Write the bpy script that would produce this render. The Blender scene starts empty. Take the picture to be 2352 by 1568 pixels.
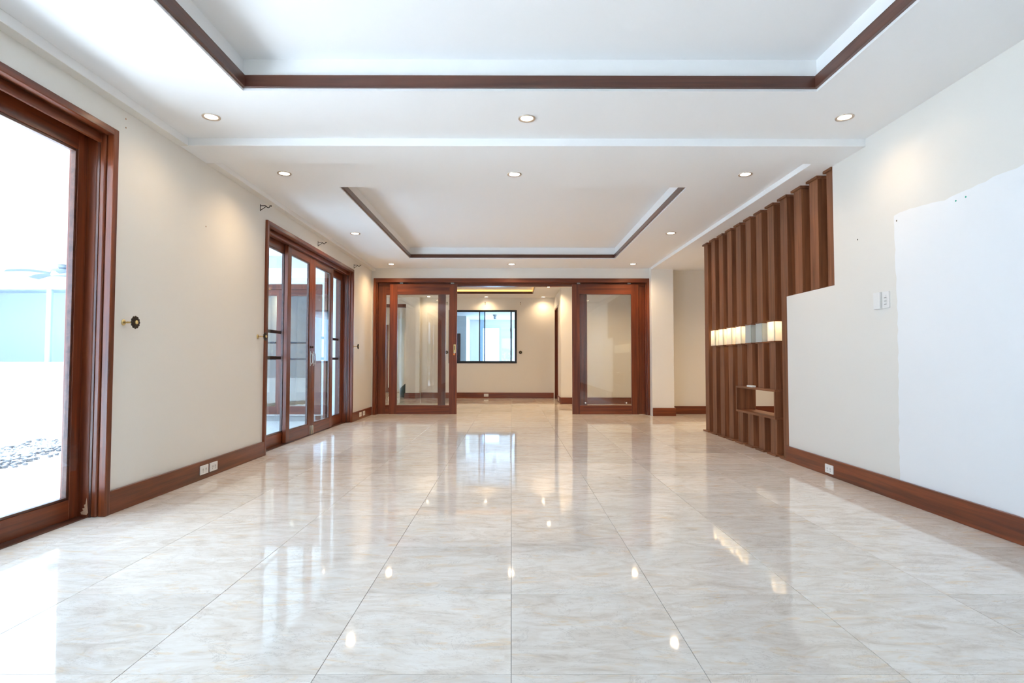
import bpy, bmesh, math, random
from mathutils import Vector, Matrix

random.seed(7)
SC = bpy.context.scene
COL = SC.collection

# ------------------------------------------------------------------ camera
F_PX, CAM_H = 1295.456, 0.9618
PITCH, YAW, ROLL = 0.0353, 0.000834, 0.001027
cam_d = bpy.data.cameras.new('camera'); cam = bpy.data.objects.new('camera', cam_d); COL.objects.link(cam)
cam_d.sensor_width = 36.0; cam_d.lens = F_PX / 2352 * 36.0; cam_d.clip_start = 0.02; cam_d.clip_end = 200
fwd = Vector((math.sin(YAW) * math.cos(PITCH), math.cos(YAW) * math.cos(PITCH), math.sin(PITCH)))
rgt = fwd.cross(Vector((0, 0, 1))).normalized(); upv = rgt.cross(fwd)
r2 = math.cos(ROLL) * rgt + math.sin(ROLL) * upv; u2 = -math.sin(ROLL) * rgt + math.cos(ROLL) * upv
cam.matrix_world = Matrix(((r2.x, u2.x, -fwd.x, 0), (r2.y, u2.y, -fwd.y, 0), (r2.z, u2.z, -fwd.z, CAM_H), (0, 0, 0, 1)))
SC.camera = cam

# ------------------------------------------------------------------ world, sun, exposure
SKY_STRENGTH = 5.0
SUN_STRENGTH = 34.0
LAMP = 1.0
world = bpy.data.worlds.new('overcast_sky'); SC.world = world; world.use_nodes = True
bg = world.node_tree.nodes['Background']
bg.inputs['Color'].default_value = (0.68, 0.84, 1.0, 1); bg.inputs['Strength'].default_value = SKY_STRENGTH
sun_d = bpy.data.lights.new('sun', 'SUN'); sun = bpy.data.objects.new('sun', sun_d); COL.objects.link(sun)
sun_d.energy = SUN_STRENGTH; sun_d.angle = math.radians(3); sun_d.color = (0.94, 0.97, 1.0)
sun.rotation_euler = Vector((0.55, -0.35, -1.15)).to_track_quat('-Z', 'Y').to_euler()
SC.view_settings.view_transform = 'Standard'; SC.view_settings.look = 'None'
SC.view_settings.gamma = 1; SC.view_settings.use_curve_mapping = False
SC.view_settings.exposure = 0.66

def portal(name, loc, sx, sy, direction):
    d = bpy.data.lights.new(name, 'AREA'); d.shape = 'RECTANGLE'; d.size = sx; d.size_y = sy
    d.cycles.is_portal = True
    o = bpy.data.objects.new(name, d); COL.objects.link(o); o.location = loc
    o.rotation_euler = Vector(direction).to_track_quat('-Z', 'Z').to_euler()
    return o

# ------------------------------------------------------------------ materials
def new_mat(name):
    m = bpy.data.materials.new(name); m.use_nodes = True
    nt = m.node_tree
    return m, nt, nt.nodes['Principled BSDF']
def L(nt, a, b): nt.links.new(a, b)

def plain(name, col, rough=0.5, metal=0.0, bump=0.0, bscale=60, coat=0.0, spec=0.5, var=0.0):
    m, nt, p = new_mat(name)
    p.inputs['Base Color'].default_value = (*col, 1); p.inputs['Roughness'].default_value = rough
    p.inputs['Metallic'].default_value = metal; p.inputs['Coat Weight'].default_value = coat
    p.inputs['Specular IOR Level'].default_value = spec
    tc = nt.nodes.new('ShaderNodeTexCoord')
    nz = nt.nodes.new('ShaderNodeTexNoise'); nz.inputs['Scale'].default_value = bscale; nz.inputs['Detail'].default_value = 4
    L(nt, tc.outputs['Object'], nz.inputs['Vector'])
    if bump > 0:
        b = nt.nodes.new('ShaderNodeBump'); b.inputs['Strength'].default_value = bump; b.inputs['Distance'].default_value = 0.01
        L(nt, nz.outputs['Fac'], b.inputs['Height']); L(nt, b.outputs['Normal'], p.inputs['Normal'])
    if var > 0:
        r = nt.nodes.new('ShaderNodeMapRange'); r.inputs['To Min'].default_value = 1 - var; r.inputs['To Max'].default_value = 1 + var
        L(nt, nz.outputs['Fac'], r.inputs['Value'])
        mx = nt.nodes.new('ShaderNodeVectorMath'); mx.operation = 'SCALE'; mx.inputs[0].default_value = col
        L(nt, r.outputs['Result'], mx.inputs['Scale']); L(nt, mx.outputs['Vector'], p.inputs['Base Color'])
    return m

def wood(name, axis, dark, light, rough=0.28, coat=0.25):
    m, nt, p = new_mat(name)
    tc = nt.nodes.new('ShaderNodeTexCoord'); oi = nt.nodes.new('ShaderNodeObjectInfo')
    off = nt.nodes.new('ShaderNodeVectorMath'); off.operation = 'ADD'
    sc = nt.nodes.new('ShaderNodeVectorMath'); sc.operation = 'SCALE'; sc.inputs[0].default_value = (13.1, 7.7, 19.3)
    L(nt, oi.outputs['Random'], sc.inputs['Scale']); L(nt, tc.outputs['Object'], off.inputs[0]); L(nt, sc.outputs['Vector'], off.inputs[1])
    mp = nt.nodes.new('ShaderNodeMapping'); L(nt, off.outputs['Vector'], mp.inputs['Vector'])
    s = [26.0, 26.0, 26.0]; s['xyz'.index(axis)] = 1.1
    mp.inputs['Scale'].default_value = s
    n1 = nt.nodes.new('ShaderNodeTexNoise'); n1.inputs['Scale'].default_value = 1.0; n1.inputs['Detail'].default_value = 6; n1.inputs['Distortion'].default_value = 0.6
    L(nt, mp.outputs['Vector'], n1.inputs['Vector'])
    mp2 = nt.nodes.new('ShaderNodeMapping'); L(nt, off.outputs['Vector'], mp2.inputs['Vector'])
    s2 = [170.0, 170.0, 170.0]; s2['xyz'.index(axis)] = 5.0; mp2.inputs['Scale'].default_value = s2
    n2 = nt.nodes.new('ShaderNodeTexNoise'); n2.inputs['Scale'].default_value = 1.0; n2.inputs['Detail'].default_value = 3
    L(nt, mp2.outputs['Vector'], n2.inputs['Vector'])
    mixf = nt.nodes.new('ShaderNodeMath'); mixf.operation = 'MULTIPLY_ADD'; mixf.inputs[1].default_value = 0.3
    L(nt, n2.outputs['Fac'], mixf.inputs[0]); L(nt, n1.outputs['Fac'], mixf.inputs[2])
    cr = nt.nodes.new('ShaderNodeValToRGB'); L(nt, mixf.outputs[0], cr.inputs['Fac'])
    cr.color_ramp.elements[0].position = 0.42; cr.color_ramp.elements[0].color = (*dark, 1)
    cr.color_ramp.elements[1].position = 0.86; cr.color_ramp.elements[1].color = (*light, 1)
    vr = nt.nodes.new('ShaderNodeMapRange'); vr.inputs['To Min'].default_value = 0.9; vr.inputs['To Max'].default_value = 1.1
    L(nt, oi.outputs['Random'], vr.inputs['Value'])
    vm = nt.nodes.new('ShaderNodeVectorMath'); vm.operation = 'SCALE'; L(nt, cr.outputs['Color'], vm.inputs[0]); L(nt, vr.outputs['Result'], vm.inputs['Scale'])
    L(nt, vm.outputs['Vector'], p.inputs['Base Color'])
    p.inputs['Roughness'].default_value = rough; p.inputs['Coat Weight'].default_value = coat; p.inputs['Coat Roughness'].default_value = 0.18
    b = nt.nodes.new('ShaderNodeBump'); b.inputs['Strength'].default_value = 0.04; b.inputs['Distance'].default_value = 0.004
    L(nt, n2.outputs['Fac'], b.inputs['Height']); L(nt, b.outputs['Normal'], p.inputs['Normal'])
    return m

def marble(name):
    m, nt, p = new_mat(name)
    tc = nt.nodes.new('ShaderNodeTexCoord'); oi = nt.nodes.new('ShaderNodeObjectInfo')
    off = nt.nodes.new('ShaderNodeVectorMath'); off.operation = 'ADD'
    sc = nt.nodes.new('ShaderNodeVectorMath'); sc.operation = 'SCALE'; sc.inputs[0].default_value = (37.0, 53.0, 11.0)
    L(nt, oi.outputs['Random'], sc.inputs['Scale']); L(nt, tc.outputs['Object'], off.inputs[0]); L(nt, sc.outputs['Vector'], off.inputs[1])
    def noise(scale, stretch, detail, dist, rot=0.0, rough=0.6):
        mp = nt.nodes.new('ShaderNodeMapping'); mp.inputs['Scale'].default_value = stretch; mp.inputs['Rotation'].default_value = (0, 0, rot)
        L(nt, off.outputs['Vector'], mp.inputs['Vector'])
        n = nt.nodes.new('ShaderNodeTexNoise'); n.inputs['Scale'].default_value = scale; n.inputs['Detail'].default_value = detail
        n.inputs['Distortion'].default_value = dist; n.inputs['Roughness'].default_value = rough
        L(nt, mp.outputs['Vector'], n.inputs['Vector']); return n
    def ramp(n, stops):
        r = nt.nodes.new('ShaderNodeValToRGB'); L(nt, n.outputs['Fac'], r.inputs['Fac'])
        e = r.color_ramp.elements
        while len(e) < len(stops): e.new(0.5)
        for k, (pos, c) in enumerate(stops): e[k].position = pos; e[k].color = (*c, 1)
        return r
    def mix(fac, a, b, blend='MIX'):
        x = nt.nodes.new('ShaderNodeMix'); x.data_type = 'RGBA'; x.blend_type = blend
        L(nt, fac, x.inputs['Factor']); L(nt, a, x.inputs['A'])
        if isinstance(b, tuple): x.inputs['B'].default_value = (*b, 1)
        else: L(nt, b, x.inputs['B'])
        return x.outputs['Result']
    cloud = noise(3.4, (1.0, 2.4, 1), 9, 1.6, 0.35, 0.68)
    base = ramp(cloud, [(0.30, (0.615, 0.545, 0.475)), (0.42, (0.745, 0.685, 0.62)), (0.56, (0.82, 0.78, 0.73)), (0.72, (0.87, 0.84, 0.80))])
    streak = noise(9.0, (0.8, 4.5, 1), 9, 1.0, 0.25, 0.75)
    sfac = ramp(streak, [(0.48, (0, 0, 0)), (0.72, (0.38, 0.38, 0.38))])
    c1 = mix(sfac.outputs['Color'], base.outputs['Color'], (0.62, 0.53, 0.45))
    och = noise(4.0, (1.0, 3.2, 1), 6, 1.5, 0.15, 0.65)
    ofac = ramp(och, [(0.56, (0, 0, 0)), (0.70, (0.62, 0.62, 0.62))])
    c2 = mix(ofac.outputs['Color'], c1, (0.78, 0.58, 0.36))
    vein = noise(1.7, (1.0, 2.0, 1), 9, 2.2, -0.4, 0.72)
    vfac = ramp(vein, [(0.493, (0, 0, 0)), (0.5, (0.65, 0.65, 0.65)), (0.507, (0, 0, 0))])
    c3 = mix(vfac.outputs['Color'], c2, (0.47, 0.42, 0.38))
    # tile to tile tone
    vr = nt.nodes.new('ShaderNodeMapRange'); vr.inputs['To Min'].default_value = 0.90; vr.inputs['To Max'].default_value = 1.03
    L(nt, oi.outputs['Random'], vr.inputs['Value'])
    vm = nt.nodes.new('ShaderNodeVectorMath'); vm.operation = 'SCALE'; L(nt, c3, vm.inputs[0]); L(nt, vr.outputs['Result'], vm.inputs['Scale'])
    L(nt, vm.outputs['Vector'], p.inputs['Base Color'])
    p.inputs['Roughness'].default_value = 0.045; p.inputs['IOR'].default_value = 1.5
    wv = noise(9, (1, 1, 1), 2, 0)
    b = nt.nodes.new('ShaderNodeBump'); b.inputs['Strength'].default_value = 0.012; b.inputs['Distance'].default_value = 0.01
    L(nt, wv.outputs['Fac'], b.inputs['Height']); L(nt, b.outputs['Normal'], p.inputs['Normal'])
    return m

def emit(name, col, strength):
    m = bpy.data.materials.new(name); m.use_nodes = True; nt = m.node_tree; nt.nodes.clear()
    o = nt.nodes.new('ShaderNodeOutputMaterial'); e = nt.nodes.new('ShaderNodeEmission')
    e.inputs['Color'].default_value = (*col, 1); e.inputs['Strength'].default_value = strength
    L(nt, e.outputs[0], o.inputs['Surface']); return m

def thin_glass(name, tint, base_refl=0.045, haze=0.0):
    m = bpy.data.materials.new(name); m.use_nodes = True; nt = m.node_tree; nt.nodes.clear()
    o = nt.nodes.new('ShaderNodeOutputMaterial'); tr = nt.nodes.new('ShaderNodeBsdfTransparent'); gl = nt.nodes.new('ShaderNodeBsdfGlossy')
    tr.inputs['Color'].default_value = (*tint, 1); gl.inputs['Roughness'].default_value = 0.01
    lw = nt.nodes.new('ShaderNodeLayerWeight'); lw.inputs['Blend'].default_value = 0.5
    pw = nt.nodes.new('ShaderNodeMath'); pw.operation = 'POWER'; pw.inputs[1].default_value = 5; L(nt, lw.outputs['Facing'], pw.inputs[0])
    ma = nt.nodes.new('ShaderNodeMath'); ma.operation = 'MULTIPLY_ADD'; ma.inputs[1].default_value = 1 - base_refl; ma.inputs[2].default_value = base_refl
    L(nt, pw.outputs[0], ma.inputs[0])
    mx = nt.nodes.new('ShaderNodeMixShader'); L(nt, ma.outputs[0], mx.inputs['Fac']); L(nt, tr.outputs[0], mx.inputs[1]); L(nt, gl.outputs[0], mx.inputs[2])
    L(nt, mx.outputs[0], o.inputs['Surface']); return m

def frosted(name, col):
    m = bpy.data.materials.new(name); m.use_nodes = True; nt = m.node_tree; nt.nodes.clear()
    o = nt.nodes.new('ShaderNodeOutputMaterial'); t = nt.nodes.new('ShaderNodeBsdfTranslucent'); d = nt.nodes.new('ShaderNodeBsdfDiffuse'); g = nt.nodes.new('ShaderNodeBsdfGlossy')
    t.inputs['Color'].default_value = (*col, 1); d.inputs['Color'].default_value = (*col, 1); g.inputs['Roughness'].default_value = 0.15
    nz = nt.nodes.new('ShaderNodeTexNoise'); nz.inputs['Scale'].default_value = 14
    mr = nt.nodes.new('ShaderNodeMapRange'); mr.inputs['To Min'].default_value = 0.5; mr.inputs['To Max'].default_value = 0.7; L(nt, nz.outputs['Fac'], mr.inputs['Value'])
    a = nt.nodes.new('ShaderNodeMixShader'); L(nt, mr.outputs[0], a.inputs['Fac']); L(nt, d.outputs[0], a.inputs[1]); L(nt, t.outputs[0], a.inputs[2])
    b = nt.nodes.new('ShaderNodeMixShader'); b.inputs['Fac'].default_value = 0.05; L(nt, a.outputs[0], b.inputs[1]); L(nt, g.outputs[0], b.inputs[2])
    L(nt, b.outputs[0], o.inputs['Surface']); return m

M = {}
M['wall'] = plain('cream_wall_paint', (0.79, 0.762, 0.71), 0.36, bump=0.02, bscale=90, spec=0.4)
M['wall_white'] = plain('white_wall_paint', (0.80, 0.80, 0.78), 0.5, bump=0.02, bscale=90)
M['patch'] = plain('fresh_white_wall_paint', (0.86, 0.87, 0.88), 0.45, bump=0.02, bscale=80)
M['ceil'] = plain('white_ceiling_paint', (0.88, 0.88, 0.88), 0.6, bump=0.01, bscale=40)
D1, L1 = (0.075, 0.013, 0.004), (0.225, 0.050, 0.013)
for a in 'xyz':
    M['wood_' + a] = wood('mahogany_' + a, a, D1, L1, 0.30, 0.12)
    M['slat_' + a] = wood('walnut_slat_' + a, a, (0.125, 0.041, 0.015), (0.275, 0.104, 0.044), 0.5, 0.0)
    M['trim_' + a] = wood('dark_trim_' + a, a, (0.050, 0.016, 0.009), (0.13, 0.045, 0.027), 0.3, 0.2)
M['marble'] = marble('polished_cream_marble')
M['grout'] = plain('grey_grout', (0.42, 0.40, 0.38), 0.7, bump=0.1)
M['glass'] = thin_glass('clear_glass', (0.96, 0.97, 0.97), 0.05)
M['glass_ext'] = thin_glass('pale_blue_glass', (0.86, 0.92, 0.98), 0.04)
M['glass_mid'] = thin_glass('light_blue_glass', (0.74, 0.84, 0.93), 0.04)
M['glass_tint'] = thin_glass('blue_tinted_glass', (0.66, 0.755, 0.84), 0.05)
M['frost'] = frosted('frosted_glass', (0.86, 0.88, 0.85))
M['glass_edge'] = plain('green_glass_edge', (0.25, 0.42, 0.33), 0.2)
M['black'] = plain('black_aluminium', (0.012, 0.013, 0.015), 0.4, bump=0.02)
M['bronze'] = plain('dark_bronze', (0.055, 0.045, 0.035), 0.38, 0.85, bump=0.15, bscale=300, var=0.3)
M['brass'] = plain('brass', (0.66, 0.50, 0.22), 0.3, 0.9, var=0.1)
M['chrome'] = plain('brushed_steel', (0.62, 0.62, 0.60), 0.28, 1.0, var=0.06)
M['nickel'] = plain('satin_nickel_ring', (0.62, 0.54, 0.47), 0.35, 0.8, var=0.05)
M['plastic'] = plain('white_plastic', (0.80, 0.79, 0.77), 0.35, bump=0.01)
M['slot'] = plain('grey_slot', (0.16, 0.14, 0.12), 0.6)
M['orange'] = plain('orange_plastic', (0.75, 0.20, 0.02), 0.4)
M['green'] = plain('green_plastic', (0.05, 0.42, 0.30), 0.4)
M['teal'] = plain('dark_teal_plastic', (0.02, 0.06, 0.075), 0.35)
M['raw'] = plain('raw_chipped_wood', (0.55, 0.36, 0.24), 0.7, bump=0.4, bscale=120, var=0.15)
M['stone'] = plain('pale_patio_stone', (0.72, 0.71, 0.69), 0.6, bump=0.05, bscale=12, var=0.06)
M['pebble'] = plain('dark_pebble', (0.06, 0.065, 0.075), 0.4, bump=0.1)
M['leaf'] = plain('green_leaf', (0.06, 0.14, 0.03), 0.5, var=0.35, bscale=6)
M['blue'] = plain('pale_blue_tone', (0.70, 0.745, 0.80), 0.5)
M['fan'] = plain('grey_blue_enamel', (0.30, 0.36, 0.42), 0.4)
M['bulb'] = emit('warm_bulb', (1.0, 0.82, 0.60), 18.0)
M['bulb_w'] = emit('white_bulb', (0.92, 0.97, 1.0), 26.0)
M['led'] = emit('amber_led_strip', (1.0, 0.50, 0.11), 4.0)
M['puck'] = emit('warm_led_puck', (1.0, 0.70, 0.36), 30.0)
M['film'] = thin_glass('plastic_film', (0.86, 0.88, 0.92), 0.10)

# ------------------------------------------------------------------ builders
def wloc(o):
    v = Vector((0, 0, 0))
    while o: v = v + o.location; o = o.parent
    return v
def link(name, me, mat, loc, parent=None):
    o = bpy.data.objects.new(name, me); COL.objects.link(o)
    if mat is not None and not me.materials: me.materials.append(mat)
    loc = Vector(loc)
    if parent is not None: o.location = loc - wloc(parent); o.parent = parent
    else: o.location = loc
    return o
def bm_box(bm, x0, x1, y0, y1, z0, z1, c=(0, 0, 0)):
    v = [bm.verts.new((x - c[0], y - c[1], z - c[2])) for x in (x0, x1) for y in (y0, y1) for z in (z0, z1)]
    for f in ((0, 1, 3, 2), (4, 6, 7, 5), (0, 4, 5, 1), (2, 3, 7, 6), (0, 2, 6, 4), (1, 5, 7, 3)): bm.faces.new([v[i] for i in f])
    return v
def boxes(name, bl, mat, parent=None, bevel=0.0, seg=2):
    x0 = min(b[0] for b in bl); x1 = max(b[1] for b in bl); y0 = min(b[2] for b in bl); y1 = max(b[3] for b in bl)
    z0 = min(b[4] for b in bl); z1 = max(b[5] for b in bl)
    c = ((x0 + x1) / 2, (y0 + y1) / 2, z0)
    bm = bmesh.new()
    for b in bl: bm_box(bm, *b, c=c)
    if bevel > 0: bmesh.ops.bevel(bm, geom=bm.edges[:], offset=bevel, segments=seg, affect='EDGES', profile=0.5)
    bmesh.ops.recalc_face_normals(bm, faces=bm.faces[:])
    me = bpy.data.meshes.new(name); bm.to_mesh(me); bm.free()
    return link(name, me, mat, c, parent)
def box(name, x0, x1, y0, y1, z0, z1, mat, parent=None, bevel=0.0, seg=2):
    return boxes(name, [(x0, x1, y0, y1, z0, z1)], mat, parent, bevel, seg)
def empty(name, loc, parent=None):
    o = bpy.data.objects.new(name, None); COL.objects.link(o); o.empty_display_size = 0.1
    loc = Vector(loc)
    if parent is not None: o.location = loc - wloc(parent); o.parent = parent
    else: o.location = loc
    return o
def tag(o, label, cat, group=None):
    o['label'] = label; o['category'] = cat
    if group: o['group'] = group
    return o
def struct(o, label=None, cat=None):
    o['kind'] = 'structure'
    if label: o['label'] = label
    if cat: o['category'] = cat
    return o
def bm_lathe(bm, prof, seg, axis='z', org=(0, 0, 0), mod=None, cap=True):
    """prof: list of (radius, height) along the axis; mod(angle, radius) -> radius"""
    rings = []
    for r, h in prof:
        ring = []
        for k in range(seg):
            a = 2 * math.pi * k / seg; rr = mod(a, r) if mod else r
            p = {'z': (rr * math.cos(a), rr * math.sin(a), h), 'x': (h, rr * math.cos(a), rr * math.sin(a)), 'y': (rr * math.cos(a), h, rr * math.sin(a))}[axis]
            ring.append(bm.verts.new((p[0] + org[0], p[1] + org[1], p[2] + org[2])))
        rings.append(ring)
    for a, b in zip(rings, rings[1:]):
        for k in range(seg): bm.faces.new((a[k], a[(k + 1) % seg], b[(k + 1) % seg], b[k]))
    if cap: bm.faces.new(rings[0]); bm.faces.new(rings[-1])
def lathe(name, prof, seg, axis, loc, mat, parent=None, mod=None, cap=True, smooth=True):
    bm = bmesh.new(); bm_lathe(bm, prof, seg, axis, (0, 0, 0), mod, cap)
    bmesh.ops.recalc_face_normals(bm, faces=bm.faces[:])
    me = bpy.data.meshes.new(name); bm.to_mesh(me); bm.free()
    if smooth:
        for p in me.polygons: p.use_smooth = len(p.vertices) == 4
    return link(name, me, mat, loc, parent)
def bm_tube(bm, pts, r, seg=8):
    pts = [Vector(p) for p in pts]; rings = []
    for i, p in enumerate(pts):
        t = (pts[min(i + 1, len(pts) - 1)] - pts[max(i - 1, 0)]).normalized()
        u = t.cross(Vector((0, 1, 0)) if abs(t.y) < 0.9 else Vector((1, 0, 0))).normalized(); w = t.cross(u)
        rr = r[i] if isinstance(r, (list, tuple)) else r
        rings.append([bm.verts.new(p + rr * (math.cos(2 * math.pi * k / seg) * u + math.sin(2 * math.pi * k / seg) * w)) for k in range(seg)])
    for a, b in zip(rings, rings[1:]):
        for k in range(seg): bm.faces.new((a[k], a[(k + 1) % seg], b[(k + 1) % seg], b[k]))
    bm.faces.new(rings[0]); bm.faces.new(rings[-1])
def tube(name, pts, r, mat, parent=None, seg=8):
    base = Vector(pts[0]); bm = bmesh.new(); bm_tube(bm, [Vector(p) - base for p in pts], r, seg)
    bmesh.ops.recalc_face_normals(bm, faces=bm.faces[:])
    me = bpy.data.meshes.new(name); bm.to_mesh(me); bm.free()
    for p in me.polygons: p.use_smooth = len(p.vertices) == 4
    return link(name, me, mat, base, parent)
def copy_tree(o, parent=None):
    c = o.copy(); COL.objects.link(c); c.parent = parent
    for ch in list(o.children): copy_tree(ch, c)
    return c

# ------------------------------------------------------------------ key dimensions (metres)
XL, XR = -2.535, 2.697          # left and right walls
ZA, ZB, ZD = 2.66, 2.65, 2.602  # ceilings of the two bays, underside of beams
YB0, YB1 = 4.244, 4.63          # cross beam
YF = 10.19                      # wall with the wide opening
YW = 14.85                      # far room window wall
TOP = 3.0
REAR = -3.0
XHALL = 5.2

# ------------------------------------------------------------------ floor and tiles
floor = struct(boxes('floor', [(XL - 0.25, XHALL, REAR, 10.24, -0.12, -0.0035), (3.2, XHALL, 10.24, 10.64, -0.12, -0.0035), (-5.4, 3.2, 10.24, 17.8, -0.12, -0.0035), ], M['grout']))
T, GAP = 0.6, 0.0020
mesh_cache = {}
def tile(x0, x1, y0, y1):
    g = GAP / 2; w, d = round(x1 - x0 - 2 * g, 4), round(y1 - y0 - 2 * g, 4)
    if w < 0.02 or d < 0.02: return 0
    if (w, d) not in mesh_cache:
        bm = bmesh.new(); bm_box(bm, -w / 2, w / 2, -d / 2, d / 2, -0.012, 0.0)
        te = [e for e in bm.edges if all(v.co.z > -0.001 for v in e.verts)]
        bmesh.ops.bevel(bm, geom=te, offset=0.0008, segments=1, affect='EDGES')
        bmesh.ops.recalc_face_normals(bm, faces=bm.faces[:])
        me = bpy.data.meshes.new('tile'); bm.to_mesh(me); bm.free(); me.materials.append(M['marble']); mesh_cache[(w, d)] = me
    link('tile', mesh_cache[(w, d)], None, ((x0 + x1) / 2, (y0 + y1) / 2, 0.0), floor)
    return 1
X0, Y0 = 0.0, 1.771
ntile = 0
rows = [Y0 + T * k for k in range(-1, 28)]
rest = []   # tiles of the passage and behind the viewer, laid as one paved part
for y in rows:
    if y > 17.2: continue
    for i in range(-9, 9):
        x = X0 + T * i
        # main bays
        if y + T <= 10.45:
            xa, xb = max(x, XL - 0.12), min(x + T, XR + 0.1 if y + T < 5.6 else 3.9)
            if xb - xa > 0.03: ntile += tile(xa, xb, y, y + T)
        elif y < 12.8:
            if y < 10.44:
                xa, xb = max(x, 2.9), min(x + T, 3.9)
                if xb - xa > 0.03: ntile += tile(xa, xb, y, 10.45)
            xa, xb = max(x, -5.2), min(x + T, 2.9)
            if xb - xa > 0.03: ntile += tile(xa, xb, y, min(y + T, 12.86))
            if y + T > 12.86:
                xb = min(x + T, 1.2)
                if xb - xa > 0.03: ntile += tile(xa, xb, 12.86, y + T)
        elif y < 14.6:
            xa, xb = max(x, -5.2), min(x + T, 1.2)
            if xb - xa > 0.03: ntile += tile(xa, xb, y, min(y + T, 14.9) if x > -2.7 else y + T)
        else:
            xa, xb = max(x, -5.2), min(x + T, -2.7)
            if xb - xa > 0.03: rest.append((xa + 0.001, xb - 0.001, y + 0.001, y + T - 0.001, -0.012, 0.0))
for k in range(-8, -1):
    for i in range(-5, 5):
        xa, xb = max(X0 + T * i, XL - 0.12), min(X0 + T * (i + 1), XR + 0.1)
        y = max(Y0 + T * k, REAR)
        if xb - xa > 0.03: rest.append((xa + 0.001, xb - 0.001, y + 0.001, Y0 + T * (k + 1) - 0.001, -0.012, 0.0))
boxes('tile_paving', rest, M['marble'], floor)['kind'] = 'stuff'

# ------------------------------------------------------------------ walls
D1Y0, D1Y1, D1Z = 0.30, 3.562, 2.432     # left sliding door, outer edge of casing
D2Y0, D2Y1, D2Z = 5.765, 8.962, 2.418    # second left sliding door
XLo = XL - 0.25
wall_left = struct(boxes('wall_left', [
    (XLo, XL, REAR, D1Y0, 0, TOP), (XLo, XL, D1Y0, D1Y1, D1Z, TOP), (XLo, XL, D1Y1, D2Y0, 0, TOP),
    (XLo, XL, D2Y0, D2Y1, D2Z, TOP), (XLo, XL, D2Y1, 10.44, 0, TOP)], M['wall']))
wall_right = struct(boxes('wall_right', [(XR, XR + 0.2, REAR, 4.688, 0, TOP), (XR, XR + 0.2, 4.688, 5.507, 0, 1.60)], M['wall']))
# freshly painted area with a ragged edge
bm = bmesh.new(); rnd = random.Random(3)
outl = [(0.9, 0.14)]
n = 46
for k in range(n + 1):
    z = 0.14 + (1.99 - 0.14) * k / n
    outl.append((3.94 + 0.006 * math.sin(z * 4) - 0.012 * rnd.random() * (1 if k % 3 else .3), z))
for k in range(60):
    y = 3.93 - (3.93 - 0.9) * (k + 1) / 60
    outl.append((y, 1.985 + 0.022 * math.sin(y * 5.0) * math.sin(y * 2.3) + 0.013 * rnd.random()))
vs = [bm.verts.new((0, y - 2.4, z - 0.14)) for y, z in outl]; f = bm.faces.new(vs)
ex = bmesh.ops.extrude_face_region(bm, geom=[f]); bmesh.ops.translate(bm, verts=[v for v in ex['geom'] if isinstance(v, bmesh.types.BMVert)], vec=(-0.0012, 0, 0))
bmesh.ops.recalc_face_normals(bm, faces=bm.faces[:]); me = bpy.data.meshes.new('paint_patch'); bm.to_mesh(me); bm.free()
link('paint_patch', me, M['patch'], (XR - 0.0002, 2.4, 0.14), wall_right)['label'] = 'bright white repainted area with a ragged edge'

wall_back = struct(boxes('wall_back', [(XLo, -2.50, YF, 10.44, 0, TOP), (-2.50, 2.495, YF, 10.44, 2.466, TOP)], M['wall']))
column = struct(box('wall_column', 2.495, 2.885, 10.02, 10.44, 0, ZD + 0.05, M['wall'], bevel=0.003))
wall_hall = struct(boxes('wall_hall', [(2.885, XHALL, 10.44, 10.64, 0, TOP), (XHALL, XHALL + 0.2, 4.4, 10.64, 0, TOP), (XR + 0.2, XHALL, 4.2, 4.4, 0, TOP)], M['wall']))
# rear wall with wide glazed opening behind the viewer
RX0, RX1, RZ = -0.7, 1.1, 2.43
wall_rear = struct(boxes('wall_rear', [(XLo, RX0, REAR - 0.2, REAR, 0, TOP), (RX1, XR + 0.2, REAR - 0.2, REAR, 0, TOP), (RX0, RX1, REAR - 0.2, REAR, RZ, TOP)], M['wall']))
# far room
wall_far = struct(boxes('wall_far', [
    (-2.76, -1.655, YW, YW + 0.2, 0, TOP), (0.139, 1.33, YW, YW + 0.2, 0, TOP),
    (-1.655, 0.139, YW, YW + 0.2, 0, 0.911), (-1.655, 0.139, YW, YW + 0.2, 2.317, TOP),
    (-2.76, -2.40, YW - 0.14, YW, 0, TOP)], M['wall']))
SD0, SD1, SDZ = 13.70, 14.72, 2.34
wall_far_right = struct(boxes('wall_far_right', [(1.13, 1.33, 12.84, SD0, 0, TOP), (1.13, 1.33, SD0, SD1, SDZ, TOP), (1.13, 1.33, SD1, YW, 0, TOP),
    (1.33, 3.2, 12.84, 13.04, 0, TOP), (3.0, 3.2, 10.64, 12.84, 0, TOP)], M['wall']))
LW = -5.2
GX0, GX1, GTOP = -5.05, -3.45, 2.36
wall_far_left = struct(boxes('wall_far_left', [(LW - 0.2, LW, 10.24, 17.8, 0, TOP), (LW, GX0, 10.24, 10.44, 0, TOP), (GX0, GX1, 10.24, 10.44, GTOP, TOP), (GX1, XLo, 10.24, 10.44, 0, TOP),
    (LW, -3.62, 17.6, 17.8, 0, TOP), (-3.30, -2.56, 17.6, 17.8, 0, TOP), (-3.62, -3.30, 17.6, 17.8, 2.35, TOP), (-2.76, -2.56, YW + 0.2, 17.6, 0, TOP),
    (LW, -2.76, YW - 0.02, YW + 0.18, 2.47, TOP)], M['wall_white']))

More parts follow.
